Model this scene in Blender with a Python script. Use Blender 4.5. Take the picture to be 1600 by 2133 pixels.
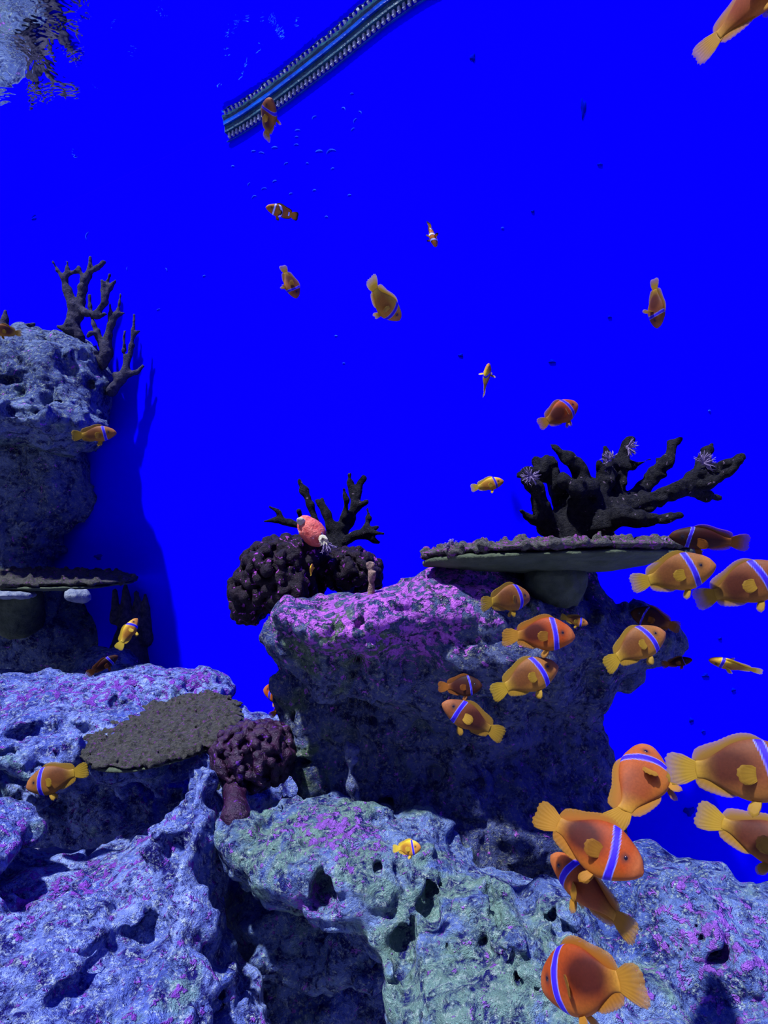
import bpy, math, random
import numpy as np
from mathutils import Matrix, Vector
R = math.radians
rnd = random.Random(7)
S = bpy.context.scene
C = S.collection
for o in list(bpy.data.objects): bpy.data.objects.remove(o, do_unlink=True)

# ---------------------------------------------------------------- camera
FP, PITCH, CAMZ = 1400.0, R(3.4), 0.75        # focal length in pixels of the 1600x2133 frame
WATER_Z = CAMZ + 1.2
cam = bpy.data.cameras.new('camera'); co = bpy.data.objects.new('camera', cam); C.objects.link(co)
cam.sensor_fit = 'VERTICAL'; cam.angle = 2*math.atan(1066.5/FP); cam.clip_start = .02
co.location = (0, 0, CAMZ); co.rotation_euler = (math.pi/2+PITCH, 0, 0)
S.camera = co
# ---------------------------------------------------------------- light
S.view_settings.view_transform = 'Standard'; S.view_settings.look = 'None'
S.view_settings.gamma = 1; S.view_settings.use_curve_mapping = False
S.view_settings.exposure = 0.0
w = bpy.data.worlds.new('world'); S.world = w; w.use_nodes = True
# blue light falls in from above; the visitors' hall in front of the tank is dark
_wt = w.node_tree; _bg = _wt.nodes['Background']; _bg.inputs[1].default_value = 1.0
_tc = _wt.nodes.new('ShaderNodeTexCoord'); _sx = _wt.nodes.new('ShaderNodeSeparateXYZ'); _wt.links.new(_tc.outputs['Generated'], _sx.inputs[0])
_cr = _wt.nodes.new('ShaderNodeValToRGB'); _wt.links.new(_sx.outputs[2], _cr.inputs[0])
_e = _cr.color_ramp.elements; _e[0].position = 0; _e[0].color = (.001, .006, .14, 1); _e[1].position = .75; _e[1].color = (.008, .045, 1.3, 1)
_m = _e.new(.3); _m.color = (.003, .018, .46, 1)
_wt.links.new(_cr.outputs[0], _bg.inputs[0])
sun = bpy.data.lights.new('aquarium_lamp', 'SUN'); so = bpy.data.objects.new('aquarium_lamp', sun); C.objects.link(so)
sun.energy = 9.8; sun.angle = R(2.2); sun.color = (.78, .83, 1.0)
SUN_DIR = Vector((.33, .26, -.91)).normalized()
so.rotation_euler = SUN_DIR.to_track_quat('-Z', 'Y').to_euler(); so.location = (-.5, 0, 4)
ar = bpy.data.lights.new('front_fill', 'AREA'); ao = bpy.data.objects.new('front_fill', ar); C.objects.link(ao)  # unseen fill light, added to brighten fish sides and rock faces
ar.shape = 'RECTANGLE'; ar.size = 1.6; ar.size_y = .6; ar.energy = 1.3; ar.color = (.9, .8, 1.0)
ao.location = (.15, -.75, CAMZ+1.05)
ao.rotation_euler = (Vector((.25, .95, CAMZ-.3))-ao.location).to_track_quat('-Z', 'Y').to_euler()

# ---------------------------------------------------------------- helpers
def P(u, v, d):
    x = (u-800)/FP; z = (1066.5-v)/FP
    y2 = math.cos(PITCH)-z*math.sin(PITCH); z2 = math.sin(PITCH)+z*math.cos(PITCH)
    return Vector((x*d/y2, d, CAMZ+z2*d/y2))
def tag(o, label=None, cat=None, group=None, kind=None):
    if label: o['label'] = label
    if cat: o['category'] = cat
    if group: o['group'] = group
    if kind: o['kind'] = kind
    return o
def mesh_obj(name, verts, faces, mat, parent=None, smooth=True, origin=None, cols=None, attrs=None):
    verts = np.asarray(verts, dtype=np.float64)
    if origin is None: origin = np.zeros(3)
    origin = np.asarray(origin, dtype=np.float64)
    me = bpy.data.meshes.new(name)
    if isinstance(faces, np.ndarray):
        me.vertices.add(len(verts)); me.vertices.foreach_set('co', (verts-origin).ravel())
        nf = len(faces); k = faces.shape[1]
        me.loops.add(nf*k); me.loops.foreach_set('vertex_index', faces.ravel().astype(np.int32))
        me.polygons.add(nf); me.polygons.foreach_set('loop_start', np.arange(0, nf*k, k, dtype=np.int32))
        me.update(calc_edges=True); me.validate()
    else:
        me.from_pydata([tuple(v) for v in verts-origin], [], faces); me.update()
    if smooth: me.polygons.foreach_set('use_smooth', [True]*len(me.polygons))
    if cols is not None:
        a = me.color_attributes.new('Col', 'FLOAT_COLOR', 'POINT')
        a.data.foreach_set('color', np.concatenate([cols, np.ones((len(cols), 1))], 1).ravel())
    for k, v in (attrs or {}).items():
        a = me.attributes.new(k, 'FLOAT', 'POINT'); a.data.foreach_set('value', v)
    me.materials.append(mat)
    o = bpy.data.objects.new(name, me); C.objects.link(o)
    o.location = Vector(origin)
    if parent is not None:
        o.parent = parent; o.location = Vector(origin)-parent_world(parent)
    return o
def parent_world(p):
    l = p.location.copy()
    while p.parent: p = p.parent; l += p.location
    return l
def empty(name, loc):
    o = bpy.data.objects.new(name, None); C.objects.link(o); o.location = loc; o.empty_display_size = .02
    return o

# ---------------------------------------------------------------- materials
def nt(name):
    m = bpy.data.materials.new(name); m.use_nodes = True
    t = m.node_tree; return m, t, t.nodes['Principled BSDF']
def N(t, typ, **kw):
    n = t.nodes.new(typ)
    for k, v in kw.items():
        if k in n.inputs.keys(): n.inputs[k].default_value = v
        else: setattr(n, k, v)
    return n
def ramp(t, src, stops):
    r = t.nodes.new('ShaderNodeValToRGB'); cr = r.color_ramp
    while len(cr.elements) < len(stops): cr.elements.new(.5)
    for e, (p, c) in zip(cr.elements, stops):
        e.position = p; e.color = (c, c, c, 1) if not hasattr(c, '__len__') else (*c, 1)
    t.links.new(src, r.inputs[0]); return r.outputs[0]
def noise(t, vec, scale, detail=4, rough=.6, dist=0):
    n = N(t, 'ShaderNodeTexNoise', Scale=scale, Detail=detail, Roughness=rough, Distortion=dist)
    t.links.new(vec, n.inputs['Vector']); return n.outputs['Fac']
def mix(t, f, a, b, blend='MIX'):
    m = t.nodes.new('ShaderNodeMix'); m.data_type = 'RGBA'; m.blend_type = blend
    for s, v in ((m.inputs[0], f), (m.inputs[6], a), (m.inputs[7], b)):
        if isinstance(v, (int, float)): s.default_value = v
        elif isinstance(v, tuple): s.default_value = (*v, 1)
        else: t.links.new(v, s)
    return m.outputs[2]
def math_(t, op, a, b=0.0, c=0.0):
    m = t.nodes.new('ShaderNodeMath'); m.operation = op
    for s, v in zip(m.inputs, (a, b, c)):
        if isinstance(v, (int, float)): s.default_value = v
        else: t.links.new(v, s)
    return m.outputs[0]
def rock_mat(name, base, pale, green, dark, pink=(.62, .16, .85), scale=1.0, pinkbase=0.0, rough=.85, bump=1.0, greenbase=0.0):
    m, t, b = nt(name)
    tc = t.nodes.new('ShaderNodeTexCoord').outputs['Object']
    n1 = noise(t, tc, 9*scale, 5, .65, .3); n2 = noise(t, tc, 45*scale, 6, .75, .4); n3 = noise(t, tc, 170*scale, 4, .8)
    n4 = noise(t, tc, 14*scale, 4, .6, .6); n5 = noise(t, tc, 75*scale, 3, .7, .2)
    col = mix(t, ramp(t, n1, [(.38, 0.), (.62, 1.)]), base, pale)
    att = N(t, 'ShaderNodeAttribute', attribute_name='green')
    gm = math_(t, 'ADD', math_(t, 'MULTIPLY', att.outputs['Fac'], .20), greenbase)
    gsel = ramp(t, math_(t, 'ADD', n4, gm), [(.60, 0.), (.72, 1.)])
    col = mix(t, gsel, col, green)
    # fine speckle of pale grains and dark algae film
    col = mix(t, ramp(t, n2, [(.40, 1.), (.53, 0.)]), col, dark)
    col = mix(t, ramp(t, n3, [(.52, 0.), (.66, .9)]), col, (min(1, pale[0]*1.5+.12), min(1, pale[1]*1.4+.12), pale[2]*.85))
    att2 = N(t, 'ShaderNodeAttribute', attribute_name='pink')
    pm = math_(t, 'ADD', math_(t, 'MULTIPLY', att2.outputs['Fac'], .17), pinkbase)
    psel = ramp(t, math_(t, 'ADD', n5, pm), [(.60, 0.), (.66, 1.)])
    pv = mix(t, ramp(t, n3, [(.35, 0.), (.65, 1.)]), tuple(c*.6 for c in pink), tuple(min(1, c*1.2) for c in pink))
    col = mix(t, psel, col, pv)
    t.links.new(col, b.inputs['Base Color']); b.inputs['Roughness'].default_value = rough
    b.inputs['Specular IOR Level'].default_value = .08
    vo = N(t, 'ShaderNodeTexVoronoi', Scale=60*scale); t.links.new(tc, vo.inputs['Vector'])
    pits = ramp(t, vo.outputs['Distance'], [(.12, 0.), (.34, 1.)])
    h = math_(t, 'ADD', math_(t, 'MULTIPLY', n2, 1.4), math_(t, 'MULTIPLY', n3, .5))
    h = math_(t, 'ADD', h, math_(t, 'MULTIPLY', pits, .35))
    h = math_(t, 'ADD', h, math_(t, 'MULTIPLY', psel, .25))
    bp = N(t, 'ShaderNodeBump', Strength=1.0, Distance=.016*bump/scale); t.links.new(h, bp.inputs['Height'])
    t.links.new(bp.outputs[0], b.inputs['Normal'])
    return m
def simple_mat(name, c1, c2, scale=60, rough=.7, bump=.003, spec=.3, c3=None, t3=.66):
    m, t, b = nt(name)
    tc = t.nodes.new('ShaderNodeTexCoord').outputs['Object']
    n1 = noise(t, tc, scale, 5, .7, .2); n2 = noise(t, tc, scale*4, 3, .7)
    col = mix(t, ramp(t, n1, [(.35, 0.), (.65, 1.)]), c1, c2)
    if c3:
        n3 = noise(t, tc, scale*.9, 2, .5, .5)
        col = mix(t, ramp(t, n3, [(t3, 0.), (t3+.04, 1.)]), col, c3)
    t.links.new(col, b.inputs['Base Color']); b.inputs['Roughness'].default_value = rough
    b.inputs['Specular IOR Level'].default_value = spec
    h = math_(t, 'ADD', n1, math_(t, 'MULTIPLY', n2, .5))
    bp = N(t, 'ShaderNodeBump', Strength=1.0, Distance=bump); t.links.new(h, bp.inputs['Height'])
    t.links.new(bp.outputs[0], b.inputs['Normal'])
    return m
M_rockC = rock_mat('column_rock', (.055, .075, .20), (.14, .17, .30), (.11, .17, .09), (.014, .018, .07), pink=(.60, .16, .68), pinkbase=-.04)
M_rockA = rock_mat('far_rock', (.06, .09, .24), (.18, .25, .40), (.10, .17, .16), (.010, .013, .09), scale=.7, pinkbase=-.05)
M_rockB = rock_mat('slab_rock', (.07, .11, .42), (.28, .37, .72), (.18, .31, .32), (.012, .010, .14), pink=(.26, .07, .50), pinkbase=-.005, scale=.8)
M_rockD = rock_mat('mound_rock', (.05, .09, .32), (.20, .29, .50), (.17, .29, .23), (.010, .012, .11), pink=(.33, .12, .55), pinkbase=-.02, greenbase=.02)
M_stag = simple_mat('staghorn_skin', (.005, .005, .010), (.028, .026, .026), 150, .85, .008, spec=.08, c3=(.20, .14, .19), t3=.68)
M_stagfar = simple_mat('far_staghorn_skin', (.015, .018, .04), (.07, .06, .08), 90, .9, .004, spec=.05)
M_lump = simple_mat('cauliflower_skin', (.004, .0015, .005), (.018, .009, .014), 130, .5, .003, spec=.15, c3=(.30, .045, .32), t3=.64)
M_lump2 = simple_mat('purple_cauliflower_skin', (.008, .002, .012), (.036, .006, .03), 110, .35, .003, spec=.35, c3=(.12, .015, .25), t3=.66)
M_platebrown = simple_mat('brown_plate_crust', (.016, .016, .012), (.085, .08, .058), 190, .85, .006, c3=(.13, .035, .14), t3=.62)
M_platetop = simple_mat('plate_crust', (.022, .022, .018), (.13, .12, .09), 170, .8, .006, c3=(.24, .05, .24), t3=.57)
M_plateunder = simple_mat('plate_underside', (.035, .048, .022), (.07, .088, .045), 40, .85, .003)
M_squirt = simple_mat('sea_squirt_skin', (.55, .06, .04), (.72, .17, .11), 110, .5, .003, c3=(1, .75, .5), t3=.66)
M_squirt_lip = simple_mat('sea_squirt_lip', (.35, .35, .2), (.6, .5, .35), 80, .5, .003)
M_tube = simple_mat('tube_skin', (.06, .035, .03), (.40, .25, .17), 150, .8, .003)
M_tuft = simple_mat('tuft_tentacles', (.09, .06, .14), (.26, .19, .31), 200, .6, .001)
M_stone = simple_mat('pale_stone', (.07, .09, .14), (.22, .24, .24), 80, .8, .004)
M_comb = simple_mat('comb_teeth', (.22, .26, .36), (.55, .6, .55), 20, .4, .0005)
M_combframe = simple_mat('weir_frame', (.006, .03, .06), (.02, .09, .12), 30, .4, .004)
M_combrim = simple_mat('weir_rim', (.0, .015, .25), (.0, .07, .38), 30, .3, .004)

def wall_mat():
    m, t, b = nt('blue_tank_wall')
    tc = t.nodes.new('ShaderNodeTexCoord').outputs['Object']
    n = noise(t, tc, 3, 3, .5)
    col = mix(t, n, (.0016, 0, .85), (.0022, .0002, .93))
    t.links.new(col, b.inputs['Base Color']); b.inputs['Roughness'].default_value = 1
    b.inputs['Specular IOR Level'].default_value = 0
    return m
M_wall = wall_mat()
M_glint_scuff = simple_mat('wall_glint_scuff', (.0, .02, .9), (.02, .12, 1), 40, .8, .0005, spec=.05)
M_algae = simple_mat('algae_spot', (.0, .002, .25), (.0, .004, .4), 40, 1, .0005, spec=0)
M_sand = simple_mat('sand', (.2, .2, .3), (.4, .4, .45), 50, .9, .003)
def water_mat():
    m, t, b = nt('water_surface'); t.nodes.remove(b); out = t.nodes['Material Output']
    tc = t.nodes.new('ShaderNodeTexCoord').outputs['Object']
    mp = N(t, 'ShaderNodeMapping'); mp.inputs['Scale'].default_value = (1, 1, 1); t.links.new(tc, mp.inputs['Vector'])
    n = noise(t, mp.outputs[0], 14, 3, .6, .5)
    bp = N(t, 'ShaderNodeBump', Strength=1.0, Distance=.0014); t.links.new(n, bp.inputs['Height'])
    gl = N(t, 'ShaderNodeBsdfGlossy', Roughness=.02); gl.inputs['Color'].default_value = (.9, .95, 1, 1)
    t.links.new(bp.outputs[0], gl.inputs['Normal'])
    tr = t.nodes.new('ShaderNodeBsdfTransparent')
    # total internal reflection beyond 48.6 degrees from the normal, clear below
    g = t.nodes.new('ShaderNodeNewGeometry')
    dt = t.nodes.new('ShaderNodeVectorMath'); dt.operation = 'DOT_PRODUCT'
    t.links.new(g.outputs['Incoming'], dt.inputs[0]); t.links.new(g.outputs['Normal'], dt.inputs[1])
    f = ramp(t, math_(t, 'ABSOLUTE', dt.outputs['Value']), [(.74, 1.), (.84, .03)])
    ms = t.nodes.new('ShaderNodeMixShader')
    t.links.new(f, ms.inputs[0]); t.links.new(tr.outputs[0], ms.inputs[1]); t.links.new(gl.outputs[0], ms.inputs[2])
    t.links.new(ms.outputs[0], out.inputs[0]); return m
M_water = water_mat()

def fish_mat():
    m, t, b = nt('fish_skin')
    a = N(t, 'ShaderNodeAttribute', attribute_name='Col')
    tc = t.nodes.new('ShaderNodeTexCoord').outputs['Object']
    n = noise(t, tc, 500, 2, .6)
    col = mix(t, .8, a.outputs['Color'], ramp(t, n, [(.3, .72), (.7, 1.)]), 'MULTIPLY')
    t.links.new(col, b.inputs['Base Color'])
    b.inputs['Roughness'].default_value = .6; b.inputs['Specular IOR Level'].default_value = .12
    return m
M_fish = fish_mat()
def fin_mat():
    m, t, b = nt('fish_fin'); out = t.nodes['Material Output']
    a = N(t, 'ShaderNodeAttribute', attribute_name='Col')
    e = N(t, 'ShaderNodeAttribute', attribute_name='edge')
    t.links.new(a.outputs['Color'], b.inputs['Base Color']); b.inputs['Roughness'].default_value = .6
    b.inputs['Specular IOR Level'].default_value = .15
    tl = t.nodes.new('ShaderNodeBsdfTranslucent'); t.links.new(a.outputs['Color'], tl.inputs[0])
    tr = t.nodes.new('ShaderNodeBsdfTransparent')
    m1 = t.nodes.new('ShaderNodeMixShader'); m1.inputs[0].default_value = .35
    t.links.new(b.outputs[0], m1.inputs[1]); t.links.new(tl.outputs[0], m1.inputs[2])
    m2 = t.nodes.new('ShaderNodeMixShader')
    t.links.new(ramp(t, e.outputs['Fac'], [(.35, .0), (1., .55)]), m2.inputs[0])
    t.links.new(m1.outputs[0], m2.inputs[1]); t.links.new(tr.outputs[0], m2.inputs[2])
    t.links.new(m2.outputs[0], out.inputs[0]); return m
M_fin = fin_mat()
M_eye, _t, _b = nt('fish_eye'); _b.inputs['Base Color'].default_value = (.01, .006, .01, 1); _b.inputs['Roughness'].default_value = .12

# ---------------------------------------------------------------- distance-field modelling
def wmat(n, m, cells):
    """cubic-ish interpolation weights of n samples over a random lattice"""
    x = np.arange(n)/max(1, n)*cells; i = np.floor(x).astype(int); f = x-i; f = f*f*(3-2*f)
    W = np.zeros((n, m), np.float32); W[np.arange(n), i] = 1-f; W[np.arange(n), i+1] = f; return W
def lattice_noise(shape, vox, cell, rng):
    cs = [max(1.0, s*vox/cell) for s in shape]; ms = [int(math.ceil(c))+2 for c in cs]
    L = (rng.random(ms)*2-1).astype(np.float32)
    for ax in range(3):
        Wm = wmat(shape[ax], ms[ax], cs[ax]); L = np.moveaxis(np.tensordot(Wm, L, axes=(1, ax)), 0, ax)
    return L
KD = .87       # the far-left rockwork stands this much nearer than first surveyed
class Field:
    def __init__(s, vox, k=.03, kd=1.0): s.vox = vox; s.k = k; s.kd = kd; s.prims = []
    # u,v,d: where the centre is; ru,rv as seen at that distance (pixels), rd in metres; rot = Euler degrees
    def e(s, u, v, d, ru, rv, rd, rot=None, k=None, sub=False):
        d = d*s.kd; c = np.array(P(u, v, d)); r = np.array([ru*d/FP, rd*s.kd, rv*d/FP]); s.prims.append(('e', c, r, rot, k, sub)); return s
    def ew(s, c, r, rot=None, k=None, sub=False): s.prims.append(('e', np.array(c), np.array(r), rot, k, sub)); return s
    def cap(s, a, b, ra, rb, k=None): s.prims.append(('c', np.array(a), np.array(b), (ra, rb), k, False)); return s
    def build(s, noises, seed=1, pits=(), randpits=(), zmin=None, pad=.03):
        lo = np.full(3, 9e9); hi = np.full(3, -9e9)
        for p in s.prims:
            if p[5]: continue
            if p[0] == 'e': R_ = p[2] if p[3] is None else np.full(3, p[2].max()); a = p[1]-R_; b = p[1]+R_
            else: rr = max(p[3]); a = np.minimum(p[1], p[2])-rr; b = np.maximum(p[1], p[2])+rr
            lo = np.minimum(lo, a); hi = np.maximum(hi, b)
        lo -= pad; hi += pad
        if zmin is not None: lo[2] = max(lo[2], zmin)
        v = s.vox; shp = np.maximum(4, np.ceil((hi-lo)/v).astype(int)); s.lo = lo; s.shp = shp
        ax = [lo[i]+np.arange(shp[i])*v for i in range(3)]
        F = np.full(shp, .25, np.float32); s.F = F
        def apply(p):
            k = p[4] or s.k; mg = k+.035
            if p[0] == 'e': R_ = p[2] if p[3] is None else np.full(3, p[2].max()); a = p[1]-R_-mg; b = p[1]+R_+mg
            else: rr = max(p[3])+mg; a = np.minimum(p[1], p[2])-rr; b = np.maximum(p[1], p[2])+rr
            i0 = np.clip(np.floor((a-lo)/v).astype(int), 0, shp); i1 = np.clip(np.ceil((b-lo)/v).astype(int), 0, shp)
            if (i1 <= i0).any(): return
            sl = tuple(slice(x, y) for x, y in zip(i0, i1))
            X, Y, Z = np.meshgrid(*[ax[i][sl[i]].astype(np.float32) for i in range(3)], indexing='ij', sparse=True)
            if p[0] == 'e':
                X, Y, Z = X-p[1][0], Y-p[1][1], Z-p[1][2]
                if p[3] is not None:
                    from mathutils import Euler
                    m = np.array(Euler([R(q) for q in p[3]]).to_matrix()).T
                    X, Y, Z = (m[i, 0]*X+m[i, 1]*Y+m[i, 2]*Z for i in range(3))
                r = p[2]; k0 = np.sqrt((X/r[0])**2+(Y/r[1])**2+(Z/r[2])**2)+1e-6
                k1 = np.sqrt((X/r[0]**2)**2+(Y/r[1]**2)**2+(Z/r[2]**2)**2)+1e-6
                D = k0*(k0-1)/k1
            else:
                A, B = p[1], p[2]; AB = B-A; L2 = (AB**2).sum()+1e-12
                h = np.clip(((X-A[0])*AB[0]+(Y-A[1])*AB[1]+(Z-A[2])*AB[2])/L2, 0, 1)
                D = np.sqrt((X-A[0]-h*AB[0])**2+(Y-A[1]-h*AB[1])**2+(Z-A[2]-h*AB[2])**2)-(p[3][0]*(1-h)+p[3][1]*h)
            G = F[sl]
            if p[5]:
                D = -D; h = np.clip(.5-.5*(D-G)/k*-1, 0, 1); h = np.clip(.5+.5*(D-G)/k, 0, 1)
                F[sl] = G*(1-h)+D*h+k*h*(1-h)
            else:
                h = np.clip(.5+.5*(G-D)/k, 0, 1); F[sl] = G*(1-h)+D*h-k*h*(1-h)
        s.apply = apply
        for p in s.prims:
            if not p[5]: apply(p)
        for p in s.prims:
            if p[5]: apply(p)
        rng = np.random.default_rng(seed)
        def add_noise(sel):
            for cell, amp, kind in noises:
                if not sel(cell): continue
                n = lattice_noise(shp, v, cell, rng)
                if kind == 'r': n = 1-2*np.abs(n)          # ridged
                s.F += (amp*n).astype(np.float32)
        add_noise(lambda q: q >= .05)
        for (u, vv, ru, rv, rd) in pits:
            h = s.hit(u, vv)
            if h is not None:
                d = h[1]; apply(('e', np.array(h), np.array([ru*d/FP, rd, rv*d/FP]), None, .006, True))
        for cnt, rmin, rmax in randpits:
            near = np.argwhere(np.abs(F) < v*.6)
            sel = near[rng.integers(0, len(near), cnt)]
            for q in sel:
                r = rmin+(rmax-rmin)*rng.random()**2
                apply(('e', lo+q*v, np.array([r, r*(.8+rng.random()), r*(.9+rng.random()*.9)]), None, .004, True))
        add_noise(lambda q: q < .05)
        F[0] = F[-1] = .25; F[:, 0] = F[:, -1] = .25; F[:, :, 0] = F[:, :, -1] = .25
        return s.nets()
    def hit(s, u, v):
        a = np.array(P(u, v, .3)); b = np.array(P(u, v, 3.0)); t = np.linspace(0, 1, 1500)[:, None]
        pts = a+(b-a)*t; idx = np.round((pts-s.lo)/s.vox).astype(int)
        ok = ((idx >= 1) & (idx < s.shp-1)).all(1); idx2 = np.clip(idx, 0, s.shp-1)
        ins = ok & (s.F[idx2[:, 0], idx2[:, 1], idx2[:, 2]] < 0)
        return pts[np.argmax(ins)] if ins.any() else None
    def nets(s):
        F = s.F; sg = F < 0; nx, ny, nz = F.shape
        c = np.zeros((nx-1, ny-1, nz-1), np.uint8)
        for i in (0, 1):
            for j in (0, 1):
                for k in (0, 1): c += sg[i:nx-1+i, j:ny-1+j, k:nz-1+k]
        cells = np.argwhere((c > 0) & (c < 8)); n = len(cells)
        idm = np.full(c.shape, -1, np.int32); idm[tuple(cells.T)] = np.arange(n)
        acc = np.zeros((n, 3)); cnt = np.zeros(n)
        cor = [(i, j, k) for i in (0, 1) for j in (0, 1) for k in (0, 1)]
        for a in cor:
            for axn in range(3):
                if a[axn]: continue
                b = list(a); b[axn] = 1
                fa = F[tuple((cells+a).T)]; fb = F[tuple((cells+b).T)]
                m = (fa < 0) != (fb < 0); t = fa[m]/(fa[m]-fb[m])
                q = np.array(a, float)[None].repeat(m.sum(), 0); q[:, axn] += t
                acc[m] += q; cnt[m] += 1
        V = s.lo+(cells+acc/cnt[:, None])*s.vox
        faces = []
        for axn in range(3):
            o1, o2 = [(1, 2), (2, 0), (0, 1)][axn]
            sa = [slice(1, -1)]*3; sa[axn] = slice(0, F.shape[axn]-1); sb = [slice(1, -1)]*3; sb[axn] = slice(1, F.shape[axn])
            A = sg[tuple(sa)]; B = sg[tuple(sb)]
            for (m, flip) in ((A & ~B, False), (~A & B, True)):
                e = np.argwhere(m)
                if not len(e): continue
                base = e.copy(); 
                for q in range(3):
                    if q != axn: base[:, q] += 1
                d1 = np.zeros(3, int); d1[o1] = 1; d2 = np.zeros(3, int); d2[o2] = 1
                quad = [idm[tuple((base-d1-d2).T)], idm[tuple((base-d2).T)], idm[tuple(base.T)], idm[tuple((base-d1).T)]]
                qd = np.stack(quad, 1)
                faces.append(qd[:, ::-1] if flip else qd)
        return V, np.concatenate(faces)
def sdf_obj(name, fld, noises, mat, parent=None, seed=1, pits=(), randpits=(), zmin=None, paint=None, origin=None):
    V, Fc = fld.build(noises, seed, pits, randpits, zmin)
    lab = np.arange(len(V)); prev = None              # drop loose crumbs, keep the solid pieces
    for _ in range(400):
        m = lab[Fc].min(1); new = lab.copy()
        for k in range(4): np.minimum.at(new, Fc[:, k], m)
        new = new[new]; new = new[new]
        if (new == lab).all(): break
        lab = new
    u_, inv, cn = np.unique(lab, return_inverse=True, return_counts=True)
    keep = cn[inv] > max(60, .04*cn.max())
    Fc = Fc[keep[Fc].all(1)]; idx = np.cumsum(keep)-1; V = V[keep]; Fc = idx[Fc]
    attrs = {}
    for key in ('pink', 'green'):
        a = np.zeros(len(V))
        for (u, v, d, r, s_) in (paint or {}).get(key, ()):
            c = np.array(P(u, v, d*fld.kd)); a += s_*np.exp(-((V-c)**2).sum(1)/(r*r))
        attrs[key] = np.clip(a, 0, 1)
    if origin is None: origin = np.array([(V[:, 0].min()+V[:, 0].max())/2, (V[:, 1].min()+V[:, 1].max())/2, V[:, 2].min()])
    return mesh_obj(name, V, Fc, mat, parent, origin=origin, attrs=attrs)

# ---------------------------------------------------------------- the tank
# the camera was held about ten degrees askew, so the level water surface is built with that slope
TILT = math.tan(R(10))
def water_z(x): return WATER_Z+TILT*(x-.1)
def line_point(u, v):                      # where the water line meets the wall
    r = P(u, v, 1.0)-Vector((0, 0, CAMZ)); d = (WATER_Z-CAMZ-TILT*.1)/(r.z-TILT*r.x); return (r.x*d, d)
WALL = [(-3.4, 2.95)]+[line_point(*q) for q in ((-100, 535), (150, 420), (300, 350), (470, 268), (560, 212), (700, 105), (830, 0))]+[(.16, 1.31), (.34, 1.265), (.62, 1.22), (1.1, 1.17), (1.8, 1.05), (2.4, .6), (2.6, -1.2)]
def smooth_poly(pts, n=12):
    out = []
    for i in range(len(pts)-1):
        p0 = pts[max(0, i-1)]; p1 = pts[i]; p2 = pts[i+1]; p3 = pts[min(len(pts)-1, i+2)]
        for j in range(n):
            t = j/n
            out.append(tuple(.5*((2*b)+(-a+c)*t+(2*a-5*b+4*c-d)*t*t+(-a+3*b-3*c+d)*t**3) for a, b, c, d in zip(p0, p1, p2, p3)))
    out.append(pts[-1]); return out
WP = smooth_poly(WALL, 8)
def wall_at(x):
    for a, b in zip(WP, WP[1:]):
        if a[0] <= x <= b[0]: return a[1]+(b[1]-a[1])*(x-a[0])/(b[0]-a[0])
    return WP[-1][1]
def wall_hit(u, v, off=0.0):
    lo_, hi_ = .3, 4.5
    for _ in range(50):
        d = (lo_+hi_)/2; p = P(u, v, d)
        if p.y < wall_at(p.x): lo_ = d
        else: hi_ = d
    return P(u, v, lo_-off)
vs, fs = [], []
for x, y in WP: vs += [(x, y, 0), (x, y, water_z(x)+.25), (x+.03, y+.06, 0), (x+.03, y+.06, water_z(x)+.25)]
for i in range(len(WP)-1):
    a = 4*i; b = a+4
    fs += [(a, b, b+1, a+1), (a+2, a+3, b+3, b+2), (a+1, b+1, b+3, a+3), (a, a+2, b+2, b)]
wall = tag(mesh_obj('wall_back', vs, fs, M_wall, smooth=False), kind='structure')
fl = mesh_obj('floor', [(-3.4, -1.2, -.04), (2.6, -1.2, -.04), (2.6, 4.3, -.04), (-3.4, 4.3, -.04), (-3.4, -1.2, 0), (2.6, -1.2, 0), (2.6, 4.3, 0), (-3.4, 4.3, 0)],
              [(0, 3, 2, 1), (4, 5, 6, 7), (0, 1, 5, 4), (1, 2, 6, 5), (2, 3, 7, 6), (3, 0, 4, 7)], M_sand, smooth=False)
tag(fl, kind='structure')
ws = mesh_obj('water_surface', [(-3.4, -1.2, water_z(-3.4))]+[(x-.004, y-.004, water_z(x-.004)) for x, y in WP], [tuple(range(len(WP)+1))], M_water, smooth=False)
tag(ws, kind='structure')

def tube(verts, faces, pts, rads, n=8):
    pts = [Vector(p) for p in pts]; base = len(verts)
    up = Vector((.3, -.9, .2))
    for i, p in enumerate(pts):
        t = (pts[min(i+1, len(pts)-1)]-pts[max(i-1, 0)]).normalized()
        a = t.cross(up).normalized(); b = t.cross(a)
        for j in range(n):
            q = 2*math.pi*j/n; verts.append(tuple(p+rads[i]*(a*math.cos(q)+b*math.sin(q))))
    for i in range(len(pts)-1):
        for j in range(n):
            k = (j+1) % n; faces.append((base+i*n+j, base+i*n+k, base+(i+1)*n+k, base+(i+1)*n+j))
    faces.append(tuple(base+j for j in range(n))[::-1]); faces.append(tuple(base+(len(pts)-1)*n+j for j in range(n)))

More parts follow.
